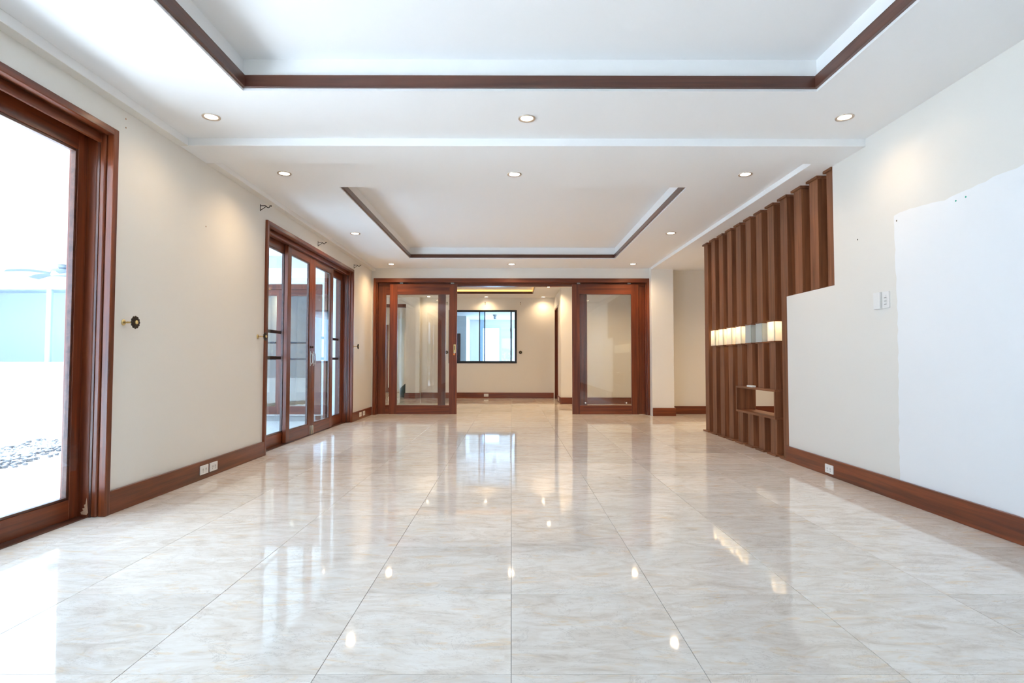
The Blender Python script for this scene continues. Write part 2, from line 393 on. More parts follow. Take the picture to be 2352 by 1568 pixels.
# ------------------------------------------------------------------ ceilings
TA = (-1.69, 1.92, -1.6, 3.49); TAZ = 2.862
TB = (-1.672, 1.70, 5.418, 9.225); TBZ = 2.832
TF = (-4.55, 0.537, 11.3, 13.98); TFZ = 2.738
def ring(x0, x1, y0, y1, t, z0, z1):
    return [(x0, t[0], y0, y1, z0, z1), (t[1], x1, y0, y1, z0, z1), (t[0], t[1], y0, t[2], z0, z1), (t[0], t[1], t[3], y1, z0, z1)]
struct(boxes('ceiling', ring(XL, XR, REAR, YB0, TA, ZA, TOP) + [(TA[0], TA[1], TA[2], TA[3], TAZ, TOP)], M['ceil']))
struct(boxes('ceiling', ring(XL, 2.49, YB1, YF, TB, ZB, TOP) + [(TB[0], TB[1], TB[2], TB[3], TBZ, TOP)], M['ceil']))
TFo = (TF[0] - 0.07, TF[1] + 0.07, TF[2] - 0.07, TF[3] + 0.07)
struct(boxes('ceiling', ring(-5.2, 3.0, 10.44, 14.85, TF, ZB - 0.008, ZB + 0.045) + ring(-5.2, 3.0, 10.44, 14.85, TFo, ZB + 0.045, TOP) + [(TFo[0], TFo[1], TFo[2], TFo[3], TFZ, TOP), (-5.2, -2.76, 14.85, 17.6, ZB, TOP)], M['ceil']))
struct(box('ceiling', 3.04, XHALL, 4.4, 10.44, ZB, TOP, M['ceil']))
struct(box('ceiling_beam', XL, 2.92, YB0, YB1, ZD, TOP, M['ceil'], bevel=0.003))
struct(box('ceiling_beam', 2.49, 3.04, YB1, 10.02, ZD, TOP, M['ceil'], bevel=0.003))
box_back = struct(box('ceiling_beam', 2.49, 3.04, 10.02, 10.44, ZD + 0.05, TOP, M['ceil']))
cn = struct(box('ceiling_cornice', XL, -2.466, REAR, YB0, ZD, ZA, M['ceil'], bevel=0.002))
box('cornice_soffit', XL, -2.467, REAR, YB0, ZD - 0.003, ZD, M['wall'], cn)
cn = struct(box('ceiling_cornice', XL, -2.466, YB1, YF, ZD, ZB, M['ceil'], bevel=0.002))
box('cornice_soffit', XL, -2.467, YB1, YF, ZD - 0.003, ZD, M['wall'], cn)
struct(box('ceiling_slab', -5.6, XHALL + 0.3, REAR - 0.3, 18.0, TOP, TOP + 0.12, M['wall_white']))

def tray_trim(name, t, z0, z1, th, label):
    r = empty(name, ((t[0] + t[1]) / 2, (t[2] + t[3]) / 2, z0)); struct(r)
    box('trim_board', t[0], t[1], t[3] - th, t[3], z0, z1, M['trim_x'], r, 0.002)
    box('trim_board', t[0], t[1], t[2], t[2] + th, z0, z1, M['trim_x'], r, 0.002)
    box('trim_board', t[0], t[0] + th, t[2] + th, t[3] - th, z0, z1, M['trim_y'], r, 0.002)
    box('trim_board', t[1] - th, t[1], t[2] + th, t[3] - th, z0, z1, M['trim_y'], r, 0.002)
    return r
tray_trim('trim_1', TA, 2.675, 2.75, 0.022, '')
tray_trim('trim_2', TB, 2.662, 2.716, 0.022, '')
tray_trim('trim_3', TF, ZB - 0.012, ZB + 0.047, 0.02, '')
cove = empty('cove_light_strip', ((TF[0] + TF[1]) / 2, TF[3], ZB + 0.046))
tag(cove, 'glowing amber light strip along the recessed ceiling of the far room', 'light strip')
for a, b in ((-4.5, -3.23), (-3.21, -1.97), (-1.95, -0.72), (-0.70, 0.50)):
    box('led_strip', a, b, TF[3] + 0.02, TF[3] + 0.045, ZB + 0.046, ZB + 0.054, M['led'], cove)
box('led_strip', TF[1] + 0.02, TF[1] + 0.045, TF[2], TF[3], ZB + 0.046, ZB + 0.054, M['led'], cove)
box('led_strip', TF[0] - 0.045, TF[0] - 0.02, TF[2], TF[3], ZB + 0.046, ZB + 0.054, M['led'], cove)

# ------------------------------------------------------------------ baseboards
BH = 0.145
def baseboard(name, segs):
    return struct(boxes(name, segs, None, bevel=0.003))
def bb(name, x0, x1, y0, y1, axis):
    o = struct(box(name, x0, x1, y0, y1, 0, BH, M['wood_' + axis], None, 0.004)); return o
bb('baseboard_left', XL, XL + 0.024, D1Y1, D2Y0, 'y')
bb('baseboard_left', XL, XL + 0.024, D2Y1, YF, 'y')
bb('baseboard_left', XL, XL + 0.024, REAR, D1Y0, 'y')
bb('baseboard_right', XR - 0.024, XR, REAR, 5.535, 'y')
bb('baseboard_column', 2.50, 2.909, 9.996, 10.02, 'x')
bb('baseboard_column', 2.885, 2.909, 10.02, 10.416, 'y')
bb('baseboard_hall', 2.909, XHALL, 10.416, 10.44, 'x')
bb('baseboard_hall', XHALL - 0.024, XHALL, 4.4, 10.416, 'y')
bb('baseboard_far', -2.376, 1.106, YW - 0.024, YW, 'x')
bb('baseboard_far', -2.784, -2.376, YW - 0.164, YW - 0.14, 'x')
bb('baseboard_far_right', 1.106, 1.13, 12.816, SD0 - 0.05, 'y')
bb('baseboard_far_right', 1.13, 3.0, 12.816, 12.84, 'x')
bb('baseboard_far_left', -3.30, -2.76, 17.576, 17.6, 'x')
bb('baseboard_far_left', -5.2, -3.62, 17.576, 17.6, 'x')
bb('baseboard_rear', RX1 + 0.05, XR, REAR, REAR + 0.024, 'x')

# ------------------------------------------------------------------ sliding doors in the left wall
def leaf_y(parent, y0, y1, xf, th, z0, z1, st, zb, zt, glass, lab=None):
    """leaf in a wall running along Y; front face at x = xf (room side), body to xf - th"""
    xb = xf - th
    lf = boxes('door_leaf', [(xb, xf, y0, y0 + st, z0, z1), (xb, xf, y1 - st, y1, z0, z1)], M['wood_z'], parent, 0.003)
    box('bottom_rail', xb + 0.001, xf - 0.001, y0 + st - 0.002, y1 - st + 0.002, z0, zb, M['wood_y'], lf, 0.002)
    box('top_rail', xb + 0.001, xf - 0.001, y0 + st - 0.002, y1 - st + 0.002, zt, z1, M['wood_y'], lf, 0.002)
    b = 0.014
    boxes('glazing_bead', [(xb + 0.006, xf - 0.007, y0 + st, y0 + st + b, zb, zt), (xb + 0.006, xf - 0.007, y1 - st - b, y1 - st, zb, zt),
                           (xb + 0.006, xf - 0.007, y0 + st + b, y1 - st - b, zb, zb + b), (xb + 0.006, xf - 0.007, y0 + st + b, y1 - st - b, zt - b, zt)], M['trim_y'], lf, 0.002)
    xm = (xf + xb) / 2
    box('glass_pane', xm - 0.003, xm + 0.003, y0 + st + 0.006, y1 - st - 0.006, zb + 0.006, zt - 0.006, glass, lf)
    return lf
def frame_y(parent, y0, y1, ztop, jd):
    """casing and jamb around an opening in the left wall; jd = depth behind the wall face"""
    xc = XL + 0.026; cw = 0.044
    box('casing', XL - 0.02, xc, y0, y0 + cw, 0, ztop, M['wood_z'], parent, 0.005)
    box('casing', XL - 0.02, xc, y1 - cw, y1, 0, ztop, M['wood_z'], parent, 0.005)
    box('casing_head', XL - 0.02, xc, y0 + cw, y1 - cw, ztop - 0.046, ztop, M['wood_y'], parent, 0.005)
    for a, b, c in ((y0 + 0.004, y0 + cw + 0.012, 1), (y1 - cw - 0.012, y1 - 0.004, -1)):
        # outer jamb, groove, inner jamb
        box('jamb', XL - 0.055, XL - 0.02, a, b, 0, ztop - 0.004, M['wood_z'], parent, 0.008)
        box('jamb_groove', XL - 0.068, XL - 0.055, a, b - 0.006 if c > 0 else b, 0, ztop - 0.004, M['trim_z'], parent)
        box('jamb', XL - 0.25, XL - 0.068, a, b + (0.006 if c > 0 else 0), 0, ztop - 0.004, M['wood_z'], parent, 0.008)
    ya, yb = y0 + cw + 0.012, y1 - cw - 0.012
    box('head_jamb', XL - 0.25, XL - 0.02, ya, yb, ztop - 0.04, ztop - 0.004, M['wood_y'], parent, 0.003)
    box('track_strip', XL - 0.066, XL - 0.046, ya, yb, ztop - 0.096, ztop - 0.04, M['wood_y'], parent, 0.004)
    box('door_sill', XL - 0.25, XL - 0.07, ya, yb, 0.0, 0.006, M['trim_y'], parent)

door1 = struct(empty('door_1', (XL, (D1Y0 + D1Y1) / 2, 0)))
frame_y(door1, D1Y0, D1Y1, D1Z, 0.25)
leaf_y(door1, 2.42, 3.506, -2.665, 0.042, 0.008, 2.388, 0.075, 0.127, 2.262, M['glass_ext'])
leaf_y(door1, 1.40, 2.46, -2.712, 0.042, 0.008, 2.388, 0.075, 0.127, 2.262, M['glass_ext'])
leaf_y(door1, 0.36, 1.44, -2.665, 0.042, 0.008, 2.388, 0.075, 0.127, 2.262, M['glass_ext'])
# chipped corner of the jamb: a shallow splintered scar
bm = bmesh.new(); pr = [(0.0, 0.0), (0.034, -0.004), (0.042, 0.01), (0.036, 0.055), (0.031, 0.10), (0.026, 0.062), (0.016, 0.058), (0.021, 0.04), (0.006, 0.036), (0.014, 0.022), (-0.004, 0.014)]
vs = [bm.verts.new((x, 0, z)) for x, z in pr]; f = bm.faces.new(vs)
ex = bmesh.ops.extrude_face_region(bm, geom=[f]); bmesh.ops.translate(bm, verts=[v for v in ex['geom'] if isinstance(v, bmesh.types.BMVert)], vec=(0, -0.0015, 0))
bmesh.ops.recalc_face_normals(bm, faces=bm.faces[:]); me = bpy.data.meshes.new('chipped_spot'); bm.to_mesh(me); bm.free()
link('chipped_spot', me, M['raw'], (-2.645, 3.5055, 0.02), door1)['label'] = 'pale chipped wood at the foot of the jamb'
# loose plastic film curling off the pane
bm = bmesh.new(); N = 20; fl = []
for k in range(N + 1):
    t = k / N; z = 0.30 + 0.75 * t; w = 0.020 + 0.050 * math.exp(-((t - 0.12) / 0.30) ** 2); cx = 0.032 * math.exp(-((t - 0.1) / 0.22) ** 2) + 0.002
    fl.append([bm.verts.new((s * cx * (0.4 + j), -w * 0.5 * (1 - 2 * j), z - 0.30)) for j, s in ((0, 1), (1, 1))])
for a, b in zip(fl, fl[1:]): bm.faces.new((a[0], a[1], b[1], b[0]))
g = bmesh.ops.solidify(bm, geom=bm.faces[:], thickness=0.0006)
bmesh.ops.recalc_face_normals(bm, faces=bm.faces[:]); me = bpy.data.meshes.new('plastic_film'); bm.to_mesh(me); bm.free()
for p in me.polygons: p.use_smooth = True
tag(link('plastic_film', me, M['film'], (-2.672, 3.405, 0.30)), 'clear plastic film peeling off the edge of the left sliding glass door', 'plastic film')

door2 = struct(empty('door_2', (XL, (D2Y0 + D2Y1) / 2, 0)))
frame_y(door2, D2Y0, D2Y1, D2Z, 0.25)
box('head_filler', XL - 0.123, XL - 0.085, D2Y0 + 0.056, D2Y1 - 0.056, 2.329, D2Z - 0.04, M['wood_y'], door2, 0.002)
gz0, gz1, dz1 = 0.142, 2.238, 2.318
XP1, XP2 = -2.668, -2.618
outer = []
for a, b in ((5.825, 6.70), (8.13, 8.905)):
    lf = leaf_y(door2, a, b, XP1, 0.04, 0.008, D2Z - 0.045, 0.085 if a < 6 else 0.10, gz0 - 0.006, gz1, M['glass_tint'])
    for zb in (1.0, 1.30):
        box('screen_bar', XP1 - 0.075, XP1 - 0.05, a, b, zb - 0.018, zb + 0.018, M['black'], lf, 0.002)
for a, b in ((6.577, 7.398), (7.402, 8.255)):
    lf = leaf_y(door2, a, b, XP2, 0.04, 0.012, dz1 + 0.005, 0.105, gz0, gz1, M['glass_tint'])
    yh = b - 0.052 if a < 7 else a + 0.052
    # pull handle: plate and bow
    box('handle_plate', XP2, XP2 + 0.004, yh - 0.012, yh + 0.012, 0.90, 1.09, M['chrome'], lf, 0.002)
    tube('pull_handle', [(XP2 + 0.004, yh, 0.92), (XP2 + 0.022, yh, 0.93), (XP2 + 0.03, yh, 0.96), (XP2 + 0.03, yh, 1.03), (XP2 + 0.022, yh, 1.06), (XP2 + 0.004, yh, 1.07)], 0.006, M['chrome'], lf)
    if a < 7:
        lathe('lock_knob', [(0.016, 0), (0.016, 0.008), (0.007, 0.010), (0.007, 0.022), (0.014, 0.024), (0.014, 0.034), (0.004, 0.038)], 16, 'x', (XP2, yh, 1.145), M['bronze'], lf)
    yb = b - 0.03 if a < 7 else a + 0.03
    box('floor_bolt_plate', XP2, XP2 + 0.005, yb - 0.018, yb + 0.018, 0.012, 0.125, M['chrome'], lf, 0.002)
    lathe('floor_bolt', [(0.009, 0), (0.009, 0.10), (0.005, 0.112)], 12, 'z', (XP2 + 0.012, yb, 0.013), M['chrome'], lf)

# ------------------------------------------------------------------ wide opening with four sliding glass leaves
door3 = struct(empty('door_3', (0, YF, 0)))
OX0, OX1, OZ = -2.50, 2.495, 2.466
cw = 0.046
for a, b in ((OX0, OX0 + cw), (OX1 - cw, OX1)):
    box('casing', a, b, YF - 0.022, YF + 0.03, 0, OZ, M['wood_z'], door3, 0.004)
box('casing_head', OX0 + cw, OX1 - cw, YF - 0.022, YF + 0.03, 2.392, OZ, M['wood_x'], door3, 0.004)
box('jamb', OX0, OX0 + 0.062, YF + 0.03, 10.44, 0, OZ, M['wood_z'], door3, 0.003)
box('jamb', OX1 - 0.062, OX1, YF + 0.03, 10.44, 0, OZ, M['wood_z'], door3, 0.003)
box('track_head', OX0 + 0.062, OX1 - 0.062, YF + 0.079, YF + 0.098, 2.342, OZ, M['wood_x'], door3, 0.002)
box('track_head', OX0 + 0.062, OX1 - 0.062, YF + 0.03, YF + 0.079, 2.41, OZ, M['wood_x'], door3)
box('track_head', OX0 + 0.062, OX1 - 0.062, YF + 0.16, 10.44, 2.342, OZ, M['wood_x'], door3, 0.002)
def leaf_x(parent, x0, x1, yf, th, z0, z1, st, zb, zt):
    lf = boxes('door_leaf', [(x0, x0 + st, yf, yf + th, z0, z1), (x1 - st, x1, yf, yf + th, z0, z1)], M['wood_z'], parent, 0.003)
    box('bottom_rail', x0 + st - 0.002, x1 - st + 0.002, yf + 0.001, yf + th - 0.001, z0, zb, M['wood_x'], lf, 0.002)
    box('top_rail', x0 + st - 0.002, x1 - st + 0.002, yf + 0.001, yf + th - 0.001, zt, z1, M['wood_x'], lf, 0.002)
    ym = yf + th / 2
    box('glass_pane', x0 + st - 0.006, x1 - st + 0.006, ym - 0.003, ym + 0.003, zb - 0.006, zt + 0.006, M['glass'], lf)
    return lf
yf1, yf2 = YF + 0.035, YF + 0.103
leaves = [leaf_x(door3, -2.216, -0.992, yf1, 0.04, 0.008, 2.366, 0.139, 0.17, 2.178),
          leaf_x(door3, 1.102, 2.310, yf1, 0.04, 0.008, 2.366, 0.136, 0.17, 2.186)]
leaf_x(door3, -2.436, -1.205, yf2, 0.04, 0.008, 2.40, 0.139, 0.165, 2.178)
leaf_x(door3, 1.245, 2.431, yf2, 0.04, 0.008, 2.40, 0.136, 0.165, 2.186)
for lf, xs in ((leaves[0], (-2.02, -1.09)), (leaves[1], (1.21, 2.13))):
    for x in xs:
        box('roller_bracket', x - 0.05, x + 0.05, yf1 + 0.006, yf1 + 0.034, 2.366, 2.374, M['black'], lf, 0.002)
        lathe('roller_wheel', [(0.018, 0), (0.018, 0.012)], 16, 'y', (x, yf1 + 0.012, 2.388), M['chrome'], lf)
        lathe('roller_wheel', [(0.012, 0), (0.012, 0.012)], 16, 'y', (x + 0.03, yf1 + 0.012, 2.382), M['chrome'], lf)
for x in (1.34, 2.08):
    lathe('glass_stop', [(0.014, 0), (0.014, 0.004), (0.006, 0.006)], 14, 'y', (x, yf1 + 0.008, 0.215), M['plastic'], leaves[1])
lk = box('lock_plate', -1.051, -1.009, yf1 - 0.005, yf1, 1.115, 1.268, M['brass'], leaves[0], 0.003)
lk['label'] = 'brass lock plate'
box('pull_recess', -1.037, -1.026, yf1 - 0.0056, yf1 - 0.004, 1.17, 1.245, M['bronze'], leaves[0])
lathe('key_cylinder', [(0.007, 0), (0.007, 0.010)], 12, 'y', (-1.028, yf1 - 0.013, 1.148), M['brass'], leaves[0])
key = empty('key_tag', (-1.032, yf1 - 0.010, 1.075)); tag(key, 'orange key tag hanging from the brass lock of the sliding door', 'key tag')
box('tag_body', -1.054, -1.024, yf1 - 0.012, yf1 - 0.004, 1.075, 1.108, M['orange'], key, 0.003)
tube('key_ring', [(-1.032 + 0.012 * math.cos(a), yf1 - 0.008, 1.118 + 0.014 * math.sin(a)) for a in [k * math.pi / 8 for k in range(17)]], 0.0015, M['chrome'], key, 6)
box('key_blade', -1.036, -1.030, yf1 - 0.014, yf1 - 0.011, 1.10, 1.14, M['chrome'], key)

# ------------------------------------------------------------------ far room window, side door, passage trim
win = struct(empty('window_1', (-0.758, YW, 0.911)))
wx0, wx1, wz0, wz1 = -1.655, 0.139, 0.911, 2.317
boxes('window_frame', [(wx0, wx0 + 0.035, YW - 0.012, YW + 0.1, wz0, wz1), (wx1 - 0.035, wx1, YW - 0.012, YW + 0.1, wz0, wz1),
                       (wx0 + 0.035, wx1 - 0.035, YW - 0.012, YW + 0.1, wz0, wz0 + 0.045), (wx0 + 0.035, wx1 - 0.035, YW - 0.012, YW + 0.1, wz1 - 0.03, wz1)], M['black'], win, 0.002)
def sash(x0, x1, y):
    s = boxes('window_sash', [(x0, x0 + 0.026, y, y + 0.025, wz0 + 0.045, wz1 - 0.03), (x1 - 0.026, x1, y, y + 0.025, wz0 + 0.045, wz1 - 0.03),
                          (x0 + 0.026, x1 - 0.026, y, y + 0.025, wz0 + 0.045, wz0 + 0.062), (x0 + 0.026, x1 - 0.026, y, y + 0.025, wz1 - 0.047, wz1 - 0.03)], M['black'], win, 0.002)
    box('glass_pane', x0 + 0.02, x1 - 0.02, y + 0.01, y + 0.015, wz0 + 0.055, wz1 - 0.04, M['glass_mid'], s)
    return s
sash(wx0 + 0.035, -0.697, YW + 0.05)
sash(-0.03, wx1 - 0.03, YW + 0.05)
s2 = sash(-0.858, 0.006, YW + 0.015)
box('sash_latch', -0.035, -0.012, YW - 0.005, YW + 0.015, 1.75, 1.84, M['black'], s2, 0.003)

door5 = struct(empty('door_4', (1.13, (SD0 + SD1) / 2, 0)))
for a, b in ((SD0, SD0 + 0.05), (SD1 - 0.05, SD1)): box('casing', 1.125, 1.30, a, b, 0, SDZ, M['wood_z'], door5, 0.003)
box('casing_head', 1.125, 1.30, SD0 + 0.05, SD1 - 0.05, SDZ - 0.05, SDZ, M['wood_y'], door5, 0.003)
dl = box('door_leaf', 1.24, 1.28, SD0 + 0.05, SD1 - 0.05, 0.006, SDZ - 0.05, M['wood_z'], door5, 0.003)
lathe('door_knob', [(0.012, 0), (0.012, 0.03), (0.026, 0.036), (0.026, 0.055), (0.012, 0.06)], 16, 'x', (1.18, SD0 + 0.12, 1.0), M['brass'], dl)
# glazed door unit of the far room that faces the patio
door10 = struct(empty('door_10', ((GX0 + GX1) / 2, 10.24, 0)))
boxes('casing', [(GX0, GX0 + 0.07, 10.22, 10.44, -0.1, GTOP), (GX1 - 0.09, GX1, 10.22, 10.44, -0.1, GTOP), (GX0 + 0.07, GX1 - 0.09, 10.22, 10.44, GTOP - 0.09, GTOP)], M['wood_z'], door10, 0.003)
gm = (GX0 + GX1) / 2
for a, b, yy in ((GX0 + 0.07, gm + 0.04, 10.30), (gm - 0.04, GX1 - 0.09, 10.35)):
    lf = leaf_x(door10, a, b, yy, 0.04, -0.02, GTOP - 0.09, 0.09, 0.14, GTOP - 0.20)
    for zb in (1.0, 1.30): box('screen_bar', a + 0.09, b - 0.09, yy - 0.03, yy - 0.005, zb - 0.016, zb + 0.016, M['black'], lf, 0.002)
tr = struct(empty('trim_4', (-3.4, YW, 2.36)))
box('header_board', -5.2, -2.76, YW - 0.03, YW + 0.19, 2.39, 2.47, M['wood_x'], tr, 0.003)
# narrow glazed door at the end of the passage
wn = struct(empty('window_2', (-3.46, 17.6, 0)))
boxes('window_frame', [(-3.62, -3.57, 17.6, 17.7, 0.0, 2.35), (-3.35, -3.30, 17.6, 17.7, 0.0, 2.35), (-3.57, -3.35, 17.6, 17.7, 0.0, 0.06), (-3.57, -3.35, 17.6, 17.7, 2.29, 2.35)], M['wall_white'], wn, 0.003)
box('glass_pane', -3.57, -3.35, 17.64, 17.646, 0.06, 2.29, M['frost'], wn)
dp = struct(empty('door_5', (-4.0, 17.58, 0)))
box('casing', -3.90, -3.84, 17.55, 17.6, 0, 2.1, M['wood_z'], dp, 0.003)
box('door_leaf', -4.19, -3.90, 17.56, 17.6, 0.005, 2.1, M['wood_z'], dp, 0.003)
# dark curved bin against the pier
bn = empty('waste_bin', (-2.90, 15.15, 0)); tag(bn, 'dark teal slant-topped bin standing behind the left pier of the far room', 'bin')
bm = bmesh.new(); S = 20; lo, hi = [], []
for k in range(S):
    a = 2 * math.pi * k / S; lo.append(bm.verts.new((0.085 * math.cos(a), 0.10 * math.sin(a), 0)))
    hi.append(bm.verts.new((0.10 * math.cos(a), 0.12 * math.sin(a), 0.30 + 0.09 * math.cos(a))))
for k in range(S): bm.faces.new((lo[k], lo[(k + 1) % S], hi[(k + 1) % S], hi[k]))
bm.faces.new(lo); bmesh.ops.recalc_face_normals(bm, faces=bm.faces[:])
bmesh.ops.solidify(bm, geom=bm.faces[:], thickness=0.006)
me = bpy.data.meshes.new('bin_body'); bm.to_mesh(me); bm.free()
for p in me.polygons: p.use_smooth = True
link('bin_body', me, M['teal'], (-2.90, 15.15, 0), bn)

# ------------------------------------------------------------------ rear door behind the viewer
door6 = struct(empty('door_6', (0.15, REAR, 0)))
boxes('casing', [(RX0, RX0 + 0.05, REAR - 0.2, REAR + 0.02, 0, RZ), (RX1 - 0.05, RX1, REAR - 0.2, REAR + 0.02, 0, RZ), (RX0 + 0.05, RX1 - 0.05, REAR - 0.2, REAR + 0.02, RZ - 0.05, RZ)], M['wood_z'], door6, 0.003)
for k in range(2):
    a = RX0 + 0.05 + k * 0.85
    leaf_x(door6, a, a + 0.85, REAR - (0.10 if k else 0.15), 0.04, 0.006, RZ - 0.05, 0.08, 0.13, RZ - 0.13)

# ------------------------------------------------------------------ slatted timber screen
PITCH_S, PW, PX0, PX1 = 0.280, 0.14, 2.706, 2.90
screen = empty('slat_screen', (2.80, 6.3, 0))
tag(screen, 'tall screen of brown timber posts with glowing glass blocks and a box shelf', 'screen')
SZ0, SZ1 = 0.374, 0.676            # box shelf
GZ0, GZ1 = 1.175, 1.376            # glass blocks
far_edge = [4.797 + PITCH_S * k for k in range(12)]
def plate(name, parent, y0, y1, z0, z1):
    box(name, PX0 - 0.018, PX1 + 0.012, y0 - 0.021, y1 + 0.021, z0, z1, M['slat_x'], parent, 0.002)
for k, ye in enumerate(far_edge):
    y0, y1 = ye - PW, ye
    if k == 0: y0 = 4.69
    zb = 1.60 if k < 3 else 0.0
    capt = ZD - 0.022
    blocks = 4 <= k <= 10
    shelf = 4 <= k <= 7
    if not blocks:
        ps = box('post', PX0, PX1, y0, y1, zb + (0.018 if k >= 3 else 0.006), capt, M['slat_z'], screen, 0.002)
    else:
        ps = box('post', PX0, PX1, y0, y1, GZ1 + 0.014, capt, M['slat_z'], screen, 0.002)
        plate('cap_plate', ps, y0 + 0.004, y1 - 0.004, GZ1, GZ1 + 0.014)
        lo0 = SZ1 if shelf else 0.018
        p2 = box('post', PX0, PX1, y0, y1, lo0, GZ0 - 0.014, M['slat_z'], screen, 0.002)
        plate('cap_plate', p2, y0 + 0.004, y1 - 0.004, GZ0 - 0.014, GZ0)
        if shelf:
            p3 = box('post', PX0, PX1, y0, y1, 0.018, SZ0, M['slat_z'], screen, 0.002)
    box('top_plate', PX0 - 0.02, PX1 + 0.012, max(y0 - 0.022, 4.69), y1 + 0.022, capt, ZD, M['slat_y'], ps, 0.002)
    if k >= 3:
        lowp = ps if not blocks else (p3 if shelf else p2)
        box('foot_plate', PX0 - 0.03, PX1 + 0.012, y0 - 0.03 if k > 3 else y0, y1 + 0.03, 0, 0.018, M['slat_y'], lowp, 0.003)
    else:
        box('foot_plate', PX0 - 0.008, PX1, max(y0, 4.69), y1 + 0.03, zb, zb + 0.006, M['slat_y'], ps, 0.001)
    if blocks:
        lit = k not in (5, 6)
        bx0, bx1, by0, by1 = PX0 - 0.014, PX1 - 0.01, y0 - 0.008, y1 + 0.010
        gb = empty('glass_block', ((bx0 + bx1) / 2, (by0 + by1) / 2, GZ0), screen)
        gb['label'] = 'frosted glass block lit from within' if lit else 'unlit frosted glass block'
        t = 0.006
        box('glass_panel', bx0, bx0 + t, by0, by1, GZ0, GZ1, M['frost'], gb)
        box('glass_panel', bx1 - t, bx1, by0, by1, GZ0, GZ1, M['frost'], gb)
        box('glass_panel', bx0 + t, bx1 - t, by0, by0 + t, GZ0, GZ1, M['frost'], gb)
        box('glass_panel', bx0 + t, bx1 - t, by1 - t, by1, GZ0, GZ1, M['frost'], gb)
        box('glass_edge', bx0 - 0.0008, bx0 + 0.0004, by0 - 0.0008, by0 + 0.003, GZ0, GZ1, M['glass_edge'], gb)
        if lit:
            lathe('led_puck', [(0.028, 0), (0.03, 0.006), (0.03, 0.012)], 18, 'z', (bx0 + 0.05, (by0 + by1) / 2, GZ1 - 0.012), M['puck'], gb)
            ld = bpy.data.lights.new('block_lamp', 'POINT'); ld.energy = 1.9 * LAMP; ld.color = (1.0, 0.68, 0.36); ld.shadow_soft_size = 0.02
            lo = bpy.data.objects.new('block_lamp', ld); COL.objects.link(lo); lo.location = Vector((bx0 + 0.05, (by0 + by1) / 2, GZ1 - 0.030)) - wloc(gb); lo.parent = gb
# box shelf
sy0, sy1, sx0, sx1, st = 5.745, 6.742, 2.675, 2.905, 0.022
shelf = box('box_shelf', sx0, sx1, sy0, sy1, SZ1 - st, SZ1, M['slat_y'], screen, 0.002)
box('shelf_board', sx0, sx1, sy0, sy1, SZ0, SZ0 + st, M['slat_y'], shelf, 0.002)
box('shelf_side', sx0, sx1, sy0, sy0 + st, SZ0 + st, SZ1 - st, M['slat_z'], shelf, 0.002)
box('shelf_side', sx0, sx1, sy1 - st, sy1, SZ0 + st, SZ1 - st, M['slat_z'], shelf, 0.002)
tube('stay_rod', [(PX1 - 0.075, 4.70, 2.195), (PX1 - 0.075, 7.85, 2.195)], 0.010, M['slat_y'], screen, 10)
rm = empty('remote_control', (2.683, 6.33, SZ1)); tag(rm, 'small white remote control lying on the box shelf', 'remote')
box('remote_body', 2.662, 2.704, 6.245, 6.40, SZ1 + 0.001, SZ1 + 0.022, M['plastic'], rm, 0.006)
box('remote_base', 2.676, 2.696, 6.25, 6.395, SZ1 + 0.0008, SZ1 + 0.006, M['chrome'], rm, 0.002)

# ------------------------------------------------------------------ recessed downlights
def downlight(x, y, z, label, warm=True, power=1.0, r=0.062, group=None, spot=True):
    o = empty('downlight', (x, y, z)); tag(o, label, 'downlight', group)
    prof = [(r * 0.70, -0.001), (r * 0.74, -0.004), (r * 0.97, -0.007), (r, -0.004), (r, 0.0)]
    lathe('trim_ring', prof, 32, 'z', (x, y, z), M['nickel'], o, cap=False)
    lathe('bulb', [(0.001, -0.0065), (r * 0.40, -0.006), (r * 0.60, -0.004), (r * 0.72, -0.001)], 28, 'z', (x, y, z), M['bulb'] if warm else M['bulb_w'], o, cap=False)
    if spot:
        d = bpy.data.lights.new('lamp', 'SPOT'); d.energy = 30 * power * LAMP; d.color = (1.0, 0.70, 0.39) if warm else (0.95, 0.98, 1.0)
        d.spot_size = math.radians(150); d.spot_blend = 1.0; d.shadow_soft_size = 0.04
        s = bpy.data.objects.new('lamp', d); COL.objects.link(s); s.location = (0, 0, -0.012); s.parent = o
    return o
G = 'recessed ceiling downlights'
downlight(-2.091, 3.868, ZA, 'warm downlight between the front ceiling tray and the left cornice', True, 0.4, 0.060, G)
downlight(0.105, 3.885, ZA, 'warm downlight centred before the cross beam in the front bay', True, 0.4, 0.060, G)
downlight(2.314, 3.861, ZA, 'warm downlight by the top of the patched right wall', True, 0.4, 0.060, G)
downlight(-2.046, 5.022, ZB, 'warm downlight just behind the cross beam near the left wall', True, 0.9, 0.062, G)
downlight(0.024, 5.036, ZB, 'cool white downlight centred just behind the cross beam', False, 1.6, 0.066, G)
downlight(2.107, 5.028, ZB, 'warm downlight behind the cross beam beside the nearest timber posts', True, 0.6, 0.062, G)
downlight(-2.068, 7.40, ZB, 'pale downlight above the four-leaf left sliding door', True, 2.0, 0.068, G)
downlight(2.094, 7.36, ZB, 'pale downlight beside the far half of the timber screen', True, 0.9, 0.068, G)
downlight(-2.092, 9.755, ZB, 'small downlight in the corner over the left leaf of the wide doorway', True, 1.8, 0.062, G)
downlight(-0.001, 9.745, ZB, 'wide downlight over the middle of the wide doorway', True, 1.8, 0.070, G)
downlight(2.103, 9.72, ZB, 'small downlight over the right leaf of the wide doorway', True, 1.8, 0.062, G)
ZF = ZB - 0.008
downlight(-0.657, 14.633, ZF, 'small downlight over the black window in the far room', True, 0.8, 0.058, G)
downlight(0.821, 14.637, ZF, 'small downlight in the right corner of the far room', True, 0.8, 0.058, G)
